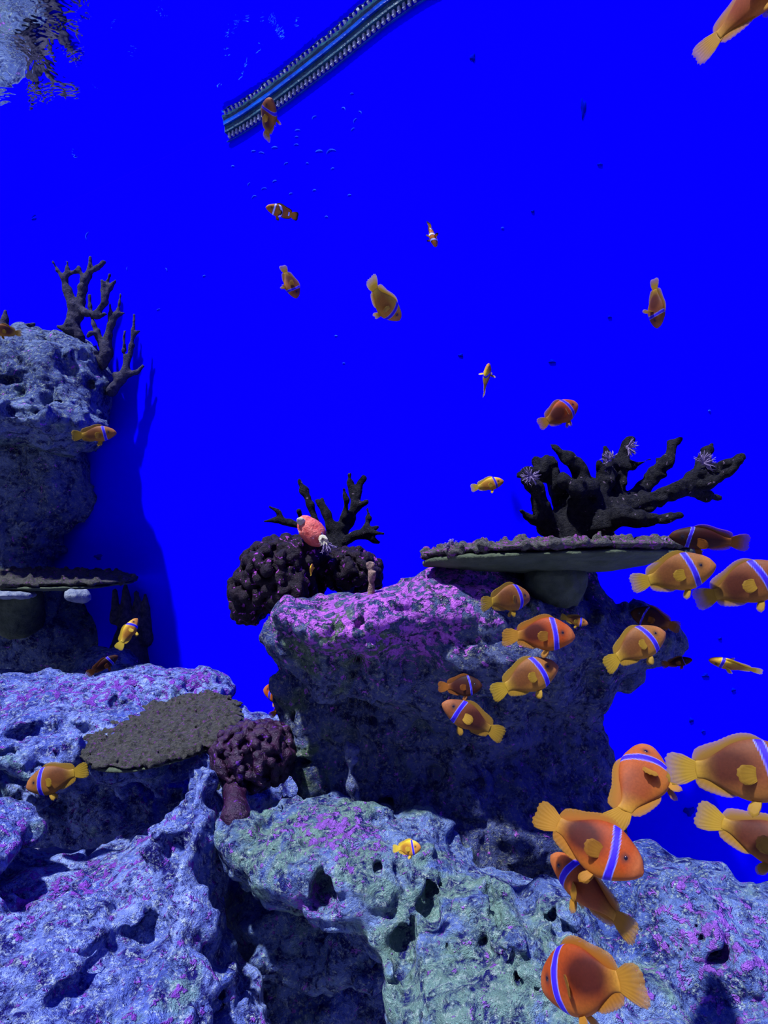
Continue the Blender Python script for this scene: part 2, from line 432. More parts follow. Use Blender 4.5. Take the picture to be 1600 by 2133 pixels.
# caustic glints put in as pale blue arcs, with scratches; algae on the wall
vs, fs = [], []
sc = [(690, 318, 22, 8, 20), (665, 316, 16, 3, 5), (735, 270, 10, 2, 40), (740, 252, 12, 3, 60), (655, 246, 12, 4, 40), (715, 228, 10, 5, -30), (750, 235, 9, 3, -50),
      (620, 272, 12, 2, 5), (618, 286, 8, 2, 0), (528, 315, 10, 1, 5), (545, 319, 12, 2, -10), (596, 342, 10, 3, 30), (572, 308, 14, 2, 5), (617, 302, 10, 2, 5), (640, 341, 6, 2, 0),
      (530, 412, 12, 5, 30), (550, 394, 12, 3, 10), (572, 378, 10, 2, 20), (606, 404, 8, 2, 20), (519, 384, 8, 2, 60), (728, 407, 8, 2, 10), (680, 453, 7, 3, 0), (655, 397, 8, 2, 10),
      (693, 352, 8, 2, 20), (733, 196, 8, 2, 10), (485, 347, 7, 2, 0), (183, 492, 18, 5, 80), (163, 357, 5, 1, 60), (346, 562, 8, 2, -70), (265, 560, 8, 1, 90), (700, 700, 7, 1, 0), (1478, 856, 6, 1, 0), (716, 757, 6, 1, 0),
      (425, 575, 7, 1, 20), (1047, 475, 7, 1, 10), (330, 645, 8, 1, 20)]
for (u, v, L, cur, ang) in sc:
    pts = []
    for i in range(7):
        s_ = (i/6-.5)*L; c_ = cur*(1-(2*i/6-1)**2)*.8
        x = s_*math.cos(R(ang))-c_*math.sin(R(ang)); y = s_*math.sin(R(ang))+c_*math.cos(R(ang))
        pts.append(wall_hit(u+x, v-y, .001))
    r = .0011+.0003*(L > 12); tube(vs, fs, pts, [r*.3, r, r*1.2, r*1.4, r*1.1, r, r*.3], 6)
tag(mesh_obj('glint_and_scuff_marks', vs, fs, M_glint_scuff, wall), kind='stuff')
vs, fs = [], []
for (u, v, a, b) in [(1215, 225, 6, 20), (1150, 753, 7, 4), (1250, 342, 6, 3), (1270, 660, 4, 3), (985, 120, 6, 8), (70, 455, 5, 3), (1436, 1690, 12, 9), (1470, 1407, 7, 5), (1528, 1437, 5, 4), (1440, 1500, 5, 5), (1465, 1523, 4, 3),
                     (205, 1160, 8, 6), (1510, 1600, 5, 4), (1110, 440, 4, 3), (960, 740, 5, 4), (1500, 1330, 4, 3), (630, 30, 5, 10), (152, 320, 4, 14)]:
    c = wall_hit(u, v, .0015); d = c.y; base = len(vs); n = 14
    ca = []
    for ring, rr in ((0, 1), (1, .8), (2, .0)):
        for j in range(n):
            q = 2*math.pi*j/n; k = rr*(1+.25*math.sin(3*q+u)+.15*math.sin(5*q+v))
            p = wall_hit(u+a*k*math.cos(q), v+b*k*math.sin(q), [.0, .002, .0028][ring]); vs.append(tuple(p))
    for i in range(2):
        for j in range(n): fs.append((base+i*n+j, base+i*n+(j+1) % n, base+(i+1)*n+(j+1) % n, base+(i+1)*n+j))
tag(mesh_obj('algae_spots', vs, fs, M_algae, wall), kind='stuff')

# overflow weir along the water line
def box_between(verts, faces, a, b, up0, up1, out0, out1):
    """bar along a->b; up0..up1 vertical range, out0..out1 distance from the wall"""
    d = (b-a); d.z = 0; n = Vector((d.y, -d.x, 0)).normalized(); base = len(verts)
    for p in (a, b):
        for (o_, z_) in ((out0, up0), (out1, up0), (out1, up1), (out0, up1)):
            verts.append(tuple(p+n*o_+Vector((0, 0, z_))))
    for f in ((0, 1, 2, 3), (7, 6, 5, 4), (0, 4, 5, 1), (1, 5, 6, 2), (2, 6, 7, 3), (3, 7, 4, 0)): faces.append(tuple(base+q for q in f))
def wl(x): return Vector((x, wall_at(x), water_z(x)))
xa, xb = wall_hit(476, 268).x, wall_hit(960, -90).x
wa = wl(xa); wb = wl(xb)
weir = empty('overflow_weir', (wa+wb)/2)
tag(weir, 'dark overflow channel with a row of white comb teeth at the water line', 'overflow comb')
def seg(name, mat, up0, up1, o0, o1, par=weir):
    vs, fs = [], []; n = 40
    for i in range(n):
        a = wl(xa+(xb-xa)*i/n); b = wl(xa+(xb-xa)*(i+1)/n)
        box_between(vs, fs, a, b, up0, up1, o0, o1)
    return mesh_obj(name, vs, fs, mat, par, smooth=False)
seg('channel', M_combframe, -.024, -.002, .002, .016)
seg('lower_rim', M_combrim, -.044, -.042, .002, .006)
seg('upper_rim', M_combrim, -.007, -.003, .016, .021)
NT = 52
for i in range(NT):
    p = wl(xa+(xb-xa)*(i+.6)/NT); vs, fs = [], []
    q = wl(p.x+.0045)
    box_between(vs, fs, p, q, -.037, -.025, .004, .011)
    mesh_obj('tooth', vs, fs, M_comb, weir, smooth=False)

# ---------------------------------------------------------------- rocks
NR = lambda s=1.0: [(.16, .022*s, 'n'), (.07, .014*s, 'r'), (.034, .0075*s, 'n'), (.020, .0055*s, 'r'), (.012, .0032*s, 'n')]
# upper-left boulder with its undercut base
f = Field(.0075, .045, KD)
f.e(40, 885, 1.92, 178, 50, .20).e(30, 815, 2.1, 190, 130, .22).e(150, 825, 2.05, 80, 125, .14).e(60, 725, 2.15, 150, 50, .14).e(110, 870, 2.0, 105, 68, .12).e(-150, 850, 2.1, 160, 160, .2)
tag(sdf_obj('boulder', f, NR(.9), M_rockA, seed=3, pits=[(190, 800, 9, 10, .03), (215, 812, 8, 12, .03), (203, 862, 6, 6, .03), (40, 850, 42, 18, .05), (85, 835, 26, 22, .04), (150, 765, 22, 25, .02), (110, 900, 12, 14, .03), (20, 790, 30, 10, .02)], randpits=[(80, .004, .012)],
            paint={'green': [(20, 930, 2.0, .16, 1), (10, 870, 2.0, .1, .6)]}),
    'pitted grey boulder with flat top jutting out at the upper left', 'rock')
f = Field(.009, .05, KD)
f.e(10, 1080, 2.14, 125, 200, .12).e(80, 1330, 2.2, 170, 90, .14).e(0, 1240, 2.15, 160, 50, .14).e(-150, 1150, 2.15, 160, 260, .2).e(20, 1480, 2.2, 240, 120, .2).e(110, 1010, 2.11, 85, 120, .09)
tag(sdf_obj('cliff', f, NR(1.0), M_rockA, seed=5, zmin=.0), 'shaded navy rock face under the upper left boulder', 'rock')
f = Field(.0075, .035, KD)
f.e(225, 1395, 1.98, 75, 55, .1).e(300, 1410, 1.9, 60, 32, .09).e(60, 1425, 1.9, 170, 28, .1)
tag(sdf_obj('ledge_rock', f, NR(.7), M_rockA, seed=8), 'blue-grey rounded ledge rock behind the sloping slab, below the thin left plate', 'rock')
# sloping slab
f = Field(.0065, .04)
f.e(340, 1455, 1.52, 130, 72, .13).e(170, 1500, 1.45, 250, 88, .18).e(-60, 1520, 1.4, 220, 110, .2).e(250, 1565, 1.28, 190, 62, .12).e(40, 1585, 1.25, 190, 75, .13).e(430, 1530, 1.38, 70, 62, .1).e(445, 1450, 1.5, 50, 45, .06)
f.e(200, 1740, 1.62, 330, 150, .12).e(110, 1655, 1.2, 60, 40, .06).e(300, 1655, 1.25, 110, 40, .06).e(360, 1600, 1.25, 60, 40, .06)
f.e(190, 1725, 1.2, 165, 48, .25, rot=(0, -10, 0), sub=True).e(30, 1665, 1.12, 110, 34, .18, rot=(0, 30, 0), sub=True)
tag(sdf_obj('slab', f, NR(1.05), M_rockB, seed=11, pits=[(110, 1530, 95, 16, .05), (20, 1545, 40, 18, .05), (275, 1430, 12, 8, .02), (395, 1430, 10, 10, .02), (470, 1560, 10, 10, .02), (360, 1655, 18, 12, .02)], randpits=[(420, .003, .012)],
            paint={'pink': [(200, 1420, 1.4, .09, .6), (20, 1440, 1.35, .1, .6), (430, 1420, 1.5, .10, .75), (260, 1460, 1.35, .06, .5)], 'green': [(330, 1480, 1.4, .1, .6), (60, 1620, 1.15, .15, .3)]}, zmin=.1),
    'broad pale slab with purple crust sloping from the left edge to the middle', 'rock')
f = Field(.0065, .035)
f.e(545, 1535, 1.5, 80, 58, .08).e(500, 1500, 1.55, 50, 35, .05).e(560, 1640, 1.45, 110, 100, .08)
tag(sdf_obj('back_ledge', f, NR(.8), M_rockB, seed=13, randpits=[(40, .004, .01)], paint={'pink': [(590, 1510, 1.42, .05, .8)], 'green': [(560, 1490, 1.45, .05, .4)]}), 'small pale ledge between the slab and the central column, behind the purple coral ball', 'rock')
# lower-left slab with the pillar at its right
f = Field(.0055, .035)
f.e(190, 1890, 1.0, 260, 125, .18).e(370, 1810, 1.02, 75, 115, .1).e(10, 1775, 1.05, 48, 90, .1).e(100, 2060, .86, 320, 150, .17).e(-120, 1900, .95, 150, 200, .2).e(330, 2140, .8, 130, 120, .08).e(330, 2010, .9, 60, 120, .08)
f.e(432, 1640, 1.13, 36, 80, .05).e(420, 1720, 1.03, 34, 100, .07).e(402, 1850, .96, 44, 140, .08).e(392, 2000, .90, 55, 150, .09).e(470, 2090, 1.0, 60, 120, .07)
f.e(120, 2300, .85, 420, 200, .2)
f.e(195, 1722, 1.12, 160, 46, .22, rot=(0, -12, 0), sub=True)
tag(sdf_obj('foreground_slab', f, NR(1.0), M_rockB, seed=17, pits=[(345, 1775, 10, 25, .02), (175, 1860, 14, 10, .02), (255, 1870, 10, 6, .02), (290, 1960, 60, 22, .05), (230, 2010, 55, 16, .04), (160, 2080, 60, 16, .04), (60, 1925, 10, 12, .02)],
            randpits=[(300, .0025, .008)], paint={'pink': [(200, 1800, 1.0, .1, .45), (60, 1850, .95, .12, .55), (350, 2080, .8, .05, .4)], 'green': [(60, 1740, 1.0, .06, .8), (350, 2100, .8, .1, .7)]}, zmin=.0),
    'large pale blue slab with a vertical pillar filling the lower left corner', 'rock')
# central column
f = Field(.0055, .035)
f.e(745, 1300, 1.02, 165, 66, .12, rot=(0, -5, 0)).e(630, 1325, 1.08, 78, 62, .1).e(900, 1255, 1.06, 120, 62, .13, rot=(0, -10, 0)).e(1050, 1330, 1.05, 220, 100, .13).e(960, 1260, 1.05, 90, 70, .1).e(1010, 1205, 1.10, 100, 24, .09).e(1200, 1250, 1.12, 55, 55, .05)
f.e(1250, 1335, 1.10, 150, 80, .07).e(1200, 1400, 1.13, 130, 80, .07).e(1000, 1420, 1.08, 250, 90, .09).e(1330, 1320, 1.12, 80, 40, .05)
f.e(930, 1520, 1.14, 290, 170, .1).e(1130, 1590, 1.15, 155, 190, .09).e(700, 1500, 1.16, 95, 190, .09).e(940, 1720, 1.10, 300, 150, .11).e(1130, 1740, 1.10, 150, 120, .09).e(640, 1590, 1.14, 40, 130, .05).e(612, 1480, 1.18, 25, 130, .04)
f.e(735, 1620, 1.02, 20, 90, .03, rot=(0, -10, 0)).e(680, 1385, 1.04, 65, 80, .07, rot=(0, 12, 0)).e(790, 1400, 1.03, 95, 62, .06)
f.e(1060, 1262, .90, 60, 40, .05, sub=True)
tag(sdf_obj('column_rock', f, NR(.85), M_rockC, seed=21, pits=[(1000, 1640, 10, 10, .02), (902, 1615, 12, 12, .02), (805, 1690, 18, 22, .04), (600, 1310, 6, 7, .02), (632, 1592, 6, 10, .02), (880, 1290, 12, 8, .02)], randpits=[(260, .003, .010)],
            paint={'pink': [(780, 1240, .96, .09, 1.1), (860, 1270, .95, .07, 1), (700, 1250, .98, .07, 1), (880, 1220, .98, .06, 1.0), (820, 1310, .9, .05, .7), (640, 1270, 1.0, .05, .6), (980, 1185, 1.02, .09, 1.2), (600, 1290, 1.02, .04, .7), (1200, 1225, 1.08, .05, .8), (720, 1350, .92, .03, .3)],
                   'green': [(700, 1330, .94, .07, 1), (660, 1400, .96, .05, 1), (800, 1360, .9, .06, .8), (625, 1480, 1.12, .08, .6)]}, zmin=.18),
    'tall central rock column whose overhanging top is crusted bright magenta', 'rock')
# front mound
f = Field(.0052, .04)
f.e(740, 1815, .98, 215, 130, .15).e(610, 1775, .99, 140, 72, .13).e(500, 1740, 1.0, 48, 42, .06).e(960, 2000, .86, 250, 125, .13).e(1150, 2040, .83, 220, 130, .14).e(1410, 1950, .84, 200, 158, .13, rot=(0, 12, 0)).e(1620, 2060, .78, 240, 180, .15, rot=(0, 14, 0))
f.e(1000, 2160, .80, 300, 190, .13).e(1320, 2180, .74, 380, 170, .13).e(670, 1950, 1.04, 170, 90, .1).e(560, 1900, 1.13, 110, 150, .08)
f.e(640, 2150, 1.1, 260, 200, .08)
f.e(590, 2110, .84, 150, 135, .17, sub=True).e(720, 2140, .82, 90, 120, .12, sub=True)
tag(sdf_obj('mound', f, NR(.95), M_rockD, seed=29,
            pits=[(672, 1868, 24, 34, .05), (900, 1888, 17, 27, .05), (1030, 1878, 13, 32, .05), (845, 2015, 27, 50, .07), (1172, 1945, 24, 22, .05), (1480, 1832, 38, 20, .05), (1560, 1840, 22, 14, .04), (1350, 1978, 16, 18, .04), (1505, 2000, 26, 20, .04), (940, 2010, 10, 9, .03), (1070, 1945, 6, 10, .03),
                  (1068, 1972, 7, 10, .03), (1045, 1985, 5, 6, .02), (1060, 2003, 6, 7, .02), (1015, 1995, 5, 7, .02), (1085, 2055, 8, 15, .02), (925, 1830, 8, 11, .02), (835, 1825, 8, 11, .02), (785, 1815, 7, 12, .03), (550, 1720, 8, 16, .03), (990, 2020, 20, 18, .03), (810, 1880, 6, 6, .02), (940, 1880, 6, 8, .02), (740, 1770, 10, 8, .02)],
            randpits=[(420, .0025, .008)],
            paint={'pink': [(690, 1710, .95, .05, .9), (740, 1750, .9, .05, .55), (560, 1720, .95, .04, .4), (640, 1880, .88, .03, .9), (1550, 1950, .68, .1, .75), (1450, 1850, .72, .06, .5)],
                   'green': [(560, 1700, .95, .1, .9), (780, 1840, .86, .12, .7), (950, 1900, .78, .12, .7), (900, 2020, .74, .08, .9), (1120, 2080, .68, .08, .9), (600, 1880, .95, .06, .8), (700, 1680, .98, .08, .8)]}, zmin=.0),
    'pale pitted rock mound with dark holes across the bottom centre and right', 'rock')

# small stones
for (u, v, d, a, b, s_, lab) in [(442, 1640, 1.055, 13, 11, 41, 'small pale stone wedged on the pillar below the brown plate coral'), (428, 1566, 1.13, 10, 9, 42, 'small pale chip beside the stem of the brown plate coral'),
                                (160, 1240, 1.78*KD, 26, 14, 43, 'pale flaky stone lying under the thin left plate coral'), (20, 1238, 1.78*KD, 48, 9, 44, 'long pale flake under the thin left plate at the photo edge')]:
    f = Field(.0022 if d < 1.5 else .004, .006); f.e(u, v, d, a, b, a*d/FP*.9).e(u+a*.5, v+b*.3, d, a*.6, b*.8, a*d/FP*.6)
    tag(sdf_obj('stone', f, [(.02, .003, 'n'), (.008, .0015, 'r')], M_stone, seed=s_), lab, 'stone')

# ---------------------------------------------------------------- plate corals
def plate(name, u, v, d, ru, th, rd, rot, mat_top, stem, nod, seed, label, vox=.004, nr=(.003, .0075), topv=0):
    root = empty(name, P(u, v, d)); tag(root, label, 'coral')
    from mathutils import Euler
    m = Euler([R(q) for q in rot]).to_matrix(); c = P(u, v, d); rg = random.Random(seed)
    rx = ru*d/FP; tz = th*d/FP
    f = Field(vox, .012)
    f.ew(c+m@Vector((0, 0, -tz*.35)), (rx, rd, tz), rot)
    f.ew(c+m@Vector((0, 0, -tz*.95)), (rx*.6, rd*.6, tz*.8), rot)
    sdf_obj('underside', f, [(.08, .003, 'n'), (.03, .002, 'n')], M_plateunder, root, seed=seed)
    f = Field(vox, .004)
    f.ew(c+m@Vector((0, 0, tz*.55)), (rx*1.02, rd*1.03, tz*.9), rot)
    for i in range(nod):
        a = rg.uniform(0, 2*math.pi); r = rg.random()**.42; wob = 1+.04*math.sin(3*a+seed)+.03*math.sin(7*a)
        h = math.sqrt(max(0, 1-r*r))
        q = Vector((rx*r*math.cos(a)*wob, rd*r*math.sin(a)*wob, tz*(.55+.6*h)+rg.uniform(-.004, .005)*(min(1, nr[1]/.0075)))); rr = rg.uniform(*nr)
        f.ew(c+m@q, (rr, rr, rr*rg.uniform(.8, 1.8)))
    sdf_obj('crust', f, [(.03, .003, 'n'), (.01, .0022, 'r')], mat_top, root, seed=seed+1)
    if stem:
        f = Field(vox, .02)
        for (a, b, ra, rb) in stem: f.cap(P(*a), P(*b), ra, rb)
        sdf_obj('stem', f, [(.04, .004, 'n'), (.015, .002, 'r')], M_plateunder, root, seed=seed+2)
    return root
plate('plate_coral', 1160, 1160, .99, 275, 17, .12, (-5, -1.5, -6), M_platetop, [((1160, 1212, 1.0), (1150, 1240, 1.03), .045, .042), ((1150, 1235, 1.03), (1150, 1270, 1.05), .042, .05)], 900, 51,
      'wide flat plate coral on the central column holding a big branching coral', vox=.0032)
plate('plate_coral', 345, 1520, 1.22, 158, 9, .15, (7, -9, 12), M_platebrown, [((430, 1545, 1.2), (450, 1600, 1.18), .018, .022), ((450, 1600, 1.18), (430, 1650, 1.12), .022, .03)], 1500, 55,
      'brown leaf-shaped plate coral tilted over the pale slab', vox=.0028, nr=(.0022, .0048))
plate('plate_coral', 90, 1207, 1.95*KD, 188, 9, .17, (4, 1.0, 0), M_platebrown, [((60, 1240, 2.0*KD), (40, 1275, 2.05*KD), .035, .07)], 260, 59,
      'thin dark plate coral jutting out below the upper left boulder', vox=.0055, nr=(.005, .009))

# ---------------------------------------------------------------- branching corals
def staghorn(name, d0, br, mat, label, vox=.0032, seed=1, na=.5, k=.008):
    """br: list of polylines [(u, v, radius px, depth offset m), ...]"""
    f = Field(vox, k)
    for pl in br:
        for a, b in zip(pl, pl[1:]):
            da, db = d0+a[3], d0+b[3]
            f.cap(P(a[0], a[1], da), P(b[0], b[1], db), max(a[2]*da/FP, vox), max(b[2]*db/FP, vox))
    o = sdf_obj(name, f, [(.03, .003*na, 'n'), (.014, .003*na, 'r'), (.008, .0018*na, 'n')], mat, seed=seed)
    return tag(o, label, 'coral') if label else o
staghorn('branching_coral', .98, [
    [(1255, 1125, 26, 0), (1235, 1065, 28, 0), (1262, 1000, 17, .01), (1268, 960, 13, .02), (1262, 932, 8, .02)], [(1262, 1000, 14, .01), (1248, 962, 8, .0)],
    [(1240, 1115, 28, 0), (1205, 1060, 26, 0), (1180, 1130, 30, 0)], [(1205, 1060, 24, 0), (1212, 1000, 20, -.01), (1205, 975, 17, -.01), (1180, 955, 14, -.02), (1152, 930, 10, -.02)], [(1205, 975, 12, -.01), (1208, 962, 9, -.01)],
    [(1180, 1120, 30, 0), (1175, 1040, 22, .02), (1160, 1005, 20, .02), (1130, 975, 18, 0), (1115, 958, 10, 0)], [(1130, 990, 16, 0), (1100, 985, 14, -.01), (1080, 990, 9, -.02)], [(1160, 1010, 18, 0), (1150, 965, 12, .0), (1140, 955, 8, 0)],
    [(1170, 1110, 22, .0), (1130, 1060, 18, -.02), (1120, 1015, 15, -.03), (1095, 1000, 11, -.03)], [(1150, 1110, 16, .0), (1115, 1085, 11, -.02), (1088, 1066, 7, -.03)], [(1145, 1125, 12, 0), (1125, 1090, 10, 0)],
    [(1235, 1020, 13, -.02), (1200, 1020, 14, -.03), (1175, 1000, 15, -.03)], [(1240, 1008, 10, -.02), (1205, 1015, 12, -.03)],
    [(1270, 1080, 22, .02), (1285, 1020, 18, .03), (1292, 965, 15, .03), (1305, 930, 11, .03), (1312, 918, 9, .03)], [(1290, 970, 13, .03), (1318, 968, 9, .02), (1355, 957, 6, .0)],
    [(1265, 1060, 22, .0), (1320, 1035, 18, .04), (1362, 990, 15, .05), (1390, 960, 13, .05), (1402, 925, 10, .06), (1418, 912, 7, .06)],
    [(1270, 1065, 26, .0), (1340, 1045, 22, .0), (1410, 1020, 19, .0), (1470, 985, 18, .0), (1510, 968, 14, .0), (1548, 952, 9, -.01)],
    [(1430, 1022, 15, .0), (1470, 1030, 12, .02), (1496, 1038, 6, .03)], [(1440, 1005, 16, .0), (1465, 965, 14, .03), (1478, 935, 10, .05), (1495, 910, 5, .06)], [(1470, 1010, 14, -.01), (1515, 985, 12, -.02), (1545, 962, 8, -.03)],
    [(1250, 1095, 24, -.02), (1290, 1072, 20, -.05), (1340, 1080, 17, -.06), (1390, 1078, 12, -.07), (1414, 1072, 8, -.07)],
    [(1230, 1120, 30, 0), (1180, 1128, 30, 0)]],
    M_stag, 'large dark branching coral spreading antler-like on the wide plate coral', seed=61, na=.95)
staghorn('branching_coral', 1.22, [
    [(690, 1175, 15, 0), (705, 1135, 15, 0), (690, 1100, 11, 0), (680, 1070, 9, 0), (665, 1050, 6, 0)], [(678, 1068, 6, 0), (672, 1040, 5, .01)], [(675, 1055, 5, 0), (660, 1042, 4, 0)],
    [(660, 1090, 9, .03), (645, 1050, 8, .03), (635, 1020, 7, .03), (624, 1002, 4, .03)], [(640, 1032, 5, .03), (625, 1024, 3, .03)],
    [(700, 1120, 12, 0), (718, 1075, 8, 0), (722, 1040, 6, -.01), (716, 1018, 5, -.01)], [(700, 1130, 14, 0), (730, 1085, 10, .01), (740, 1050, 9, .01), (745, 1020, 8, .02), (757, 995, 6, .02)],
    [(738, 1040, 8, .02), (728, 1005, 6, .02), (728, 988, 3, .02)], [(745, 1055, 8, .01), (763, 1046, 6, 0)],
    [(705, 1135, 14, 0), (740, 1115, 9, -.02), (765, 1108, 8, -.03), (802, 1112, 4, -.04)], [(760, 1110, 7, -.03), (768, 1080, 6, -.02), (766, 1060, 4, -.02)], [(745, 1115, 7, -.02), (775, 1122, 6, -.03), (790, 1130, 4, -.03)], [(765, 1106, 8, -.03), (785, 1098, 6, -.02)],
    [(690, 1130, 12, .0), (640, 1098, 9, .02), (605, 1090, 7, .02), (575, 1084, 5, .02), (550, 1086, 3, .02)], [(590, 1087, 5, .02), (580, 1066, 4, .02), (562, 1056, 3, .02)], [(630, 1090, 7, .02), (622, 1064, 5, .01)],
    [(705, 1140, 16, 0), (655, 1240, 17, -.08), (610, 1290, 16, -.14), (600, 1330, 10, -.16)]],
    M_stag, 'small dark branching coral rising behind the lumpy corals on the ledge', seed=63)
staghorn('branching_coral', 1.80, [
    [(165, 705, 13, 0), (150, 680, 16, 0), (155, 640, 13, 0), (140, 605, 9, 0), (133, 580, 7, 0), (120, 563, 4, 0), (110, 546, 3, 0)], [(135, 580, 6, 0), (140, 560, 4, 0), (140, 545, 3, 0)], [(140, 572, 4, 0), (160, 565, 4, 0), (164, 556, 3, 0)],
    [(165, 660, 11, 0), (168, 630, 9, 0), (172, 600, 9, 0), (182, 575, 7, 0), (188, 555, 6, 0), (188, 535, 3, 0)], [(185, 570, 6, 0), (203, 558, 6, 0), (215, 546, 4, 0), (212, 555, 3, 0)], [(175, 585, 6, 0), (165, 558, 4, 0)],
    [(165, 640, 8, 0), (180, 652, 8, -.02), (200, 655, 7, -.03), (218, 630, 7, -.04), (215, 605, 5, -.04), (213, 585, 4, -.04)], [(200, 660, 6, -.03), (220, 654, 4, -.04)], [(218, 620, 6, -.04), (230, 600, 5, -.03), (240, 585, 4, -.03)], [(222, 600, 4, -.03), (228, 572, 2.5, -.03)], [(150, 690, 12, 0), (120, 680, 5, .0)]],
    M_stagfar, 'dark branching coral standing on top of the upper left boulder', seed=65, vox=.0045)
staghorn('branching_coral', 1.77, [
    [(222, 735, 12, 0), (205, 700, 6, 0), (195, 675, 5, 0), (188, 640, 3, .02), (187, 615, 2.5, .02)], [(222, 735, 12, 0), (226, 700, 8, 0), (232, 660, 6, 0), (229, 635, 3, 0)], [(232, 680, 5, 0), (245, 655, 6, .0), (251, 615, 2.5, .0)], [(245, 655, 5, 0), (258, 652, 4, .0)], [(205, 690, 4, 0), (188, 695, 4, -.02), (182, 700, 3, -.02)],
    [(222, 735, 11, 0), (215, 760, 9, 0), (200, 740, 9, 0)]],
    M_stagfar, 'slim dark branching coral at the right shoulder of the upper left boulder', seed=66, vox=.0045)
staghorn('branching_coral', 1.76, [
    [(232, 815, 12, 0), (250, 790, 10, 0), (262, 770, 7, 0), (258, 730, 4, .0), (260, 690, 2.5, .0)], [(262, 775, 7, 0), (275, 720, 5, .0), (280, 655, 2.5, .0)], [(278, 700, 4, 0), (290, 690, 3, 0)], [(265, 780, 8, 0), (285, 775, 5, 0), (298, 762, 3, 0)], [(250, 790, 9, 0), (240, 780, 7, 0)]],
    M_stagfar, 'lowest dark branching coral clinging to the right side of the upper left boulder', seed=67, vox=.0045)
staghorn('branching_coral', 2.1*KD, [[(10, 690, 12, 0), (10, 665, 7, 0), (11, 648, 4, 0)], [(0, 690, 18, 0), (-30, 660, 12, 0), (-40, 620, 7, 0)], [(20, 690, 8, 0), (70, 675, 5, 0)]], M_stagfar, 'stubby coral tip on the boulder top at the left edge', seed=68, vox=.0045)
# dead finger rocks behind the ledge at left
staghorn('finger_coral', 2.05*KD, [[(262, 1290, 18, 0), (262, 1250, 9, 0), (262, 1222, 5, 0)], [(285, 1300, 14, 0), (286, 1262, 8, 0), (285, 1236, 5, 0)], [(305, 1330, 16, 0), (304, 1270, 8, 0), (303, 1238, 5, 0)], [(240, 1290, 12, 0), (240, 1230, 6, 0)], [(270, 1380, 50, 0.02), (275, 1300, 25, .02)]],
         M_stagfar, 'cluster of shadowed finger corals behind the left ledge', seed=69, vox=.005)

# ---------------------------------------------------------------- lumpy corals
def lumpy(name, d, domes, lr, mat, label, seed, vox=.003, stalk=None):
    root = empty(name, P(domes[0][0], domes[0][1]+domes[0][3], d)); tag(root, label, 'coral')
    f = Field(vox, .003); rg = random.Random(seed)
    for (u, v, ru, rv, rd, dd) in domes:
        c = P(u, v, d+dd); r = (ru*d/FP, rd, rv*d/FP); f.ew(c, tuple(q*.86 for q in r), k=.01)
        n = int(4*math.pi*((r[0]*r[2]+r[0]*r[1]+r[1]*r[2])/3)/(lr*lr*2.9))
        for i in range(n):
            z = 1-2*(i+.5)/n; a = i*2.39996+rg.uniform(-.2, .2); q = math.sqrt(max(0, 1-z*z))
            rr = lr*rg.uniform(.65, 1.35)
            f.ew(c+Vector((r[0]*q*math.cos(a), r[1]*q*math.sin(a), r[2]*z))*rg.uniform(.95, 1.07), (rr, rr, rr))
    sdf_obj('dome', f, [(.012, .0010, 'n'), (.007, .0011, 'r')], mat, root, seed=seed)
    if stalk:
        f = Field(vox, .01)
        for (a, b, ra, rb) in stalk: f.cap(P(*a), P(*b), ra, rb)
        sdf_obj('stalk', f, [(.02, .002, 'r'), (.01, .001, 'n')], mat, root, seed=seed+1)
    return root
lumpy('cauliflower_coral', 1.12, [(580, 1180, 72, 52, .07, 0), (618, 1155, 52, 36, .05, 0), (545, 1225, 60, 46, .055, 0), (600, 1225, 50, 46, .05, -.02), (518, 1262, 32, 34, .035, 0), (648, 1168, 38, 40, .04, .02)], .0085, M_lump,
      'big dark lumpy coral overhanging the left end of the magenta ledge', 71, stalk=[((610, 1240, 1.12), (622, 1270, 1.06), .02, .018), ((640, 1190, 1.14), (640, 1260, 1.10), .018, .02)])
lumpy('cauliflower_coral', 1.14, [(728, 1188, 60, 42, .055, 0), (765, 1198, 28, 32, .035, 0)], .0075, M_lump, 'low dark domed coral beside the tube stub on the magenta ledge', 73)
lumpy('cauliflower_coral', 1.10, [(525, 1575, 76, 62, .06, 0), (555, 1555, 48, 45, .045, .01)], .0075, M_lump2, 'glossy purple-black coral ball on a stalk between the slab and column', 75, vox=.0028,
      stalk=[((490, 1620, 1.08), (490, 1660, 1.04), .022, .016), ((490, 1660, 1.04), (492, 1700, 1.0), .016, .024)])

# sea squirt, tube stub, tufts
f = Field(.002, .008); f.e(648, 1105, 1.08, 24, 36, .022, rot=(0, -38, 0)).e(655, 1112, 1.08, 22, 26, .020, rot=(0, -38, 0))
sq = sdf_obj('sea_squirt', f, [(.01, .0012, 'n'), (.005, .0006, 'r')], M_squirt, seed=81)
tag(sq, 'red-pink oval sea squirt resting on top of the big lumpy coral', 'sea squirt')
f = Field(.0016, .003)
for a in range(9):
    q = 2*math.pi*a/9; f.cap(P(628+7*math.cos(q), 1087+5*math.sin(q), 1.065), P(625+5*math.cos(q), 1082+3*math.sin(q), 1.06), .0022, .0012)
sdf_obj('siphon', f, [(.004, .0003, 'n')], M_squirt_lip, sq, seed=82)
f = Field(.0016, .003)
for a in range(8):
    q = 2*math.pi*a/8; f.cap(P(672+6*math.cos(q), 1122+6*math.sin(q), 1.06), P(676+9*math.cos(q), 1130+9*math.sin(q), 1.055), .0022, .0010)
sdf_obj('siphon', f, [(.004, .0003, 'n')], M_squirt_lip, sq, seed=83)
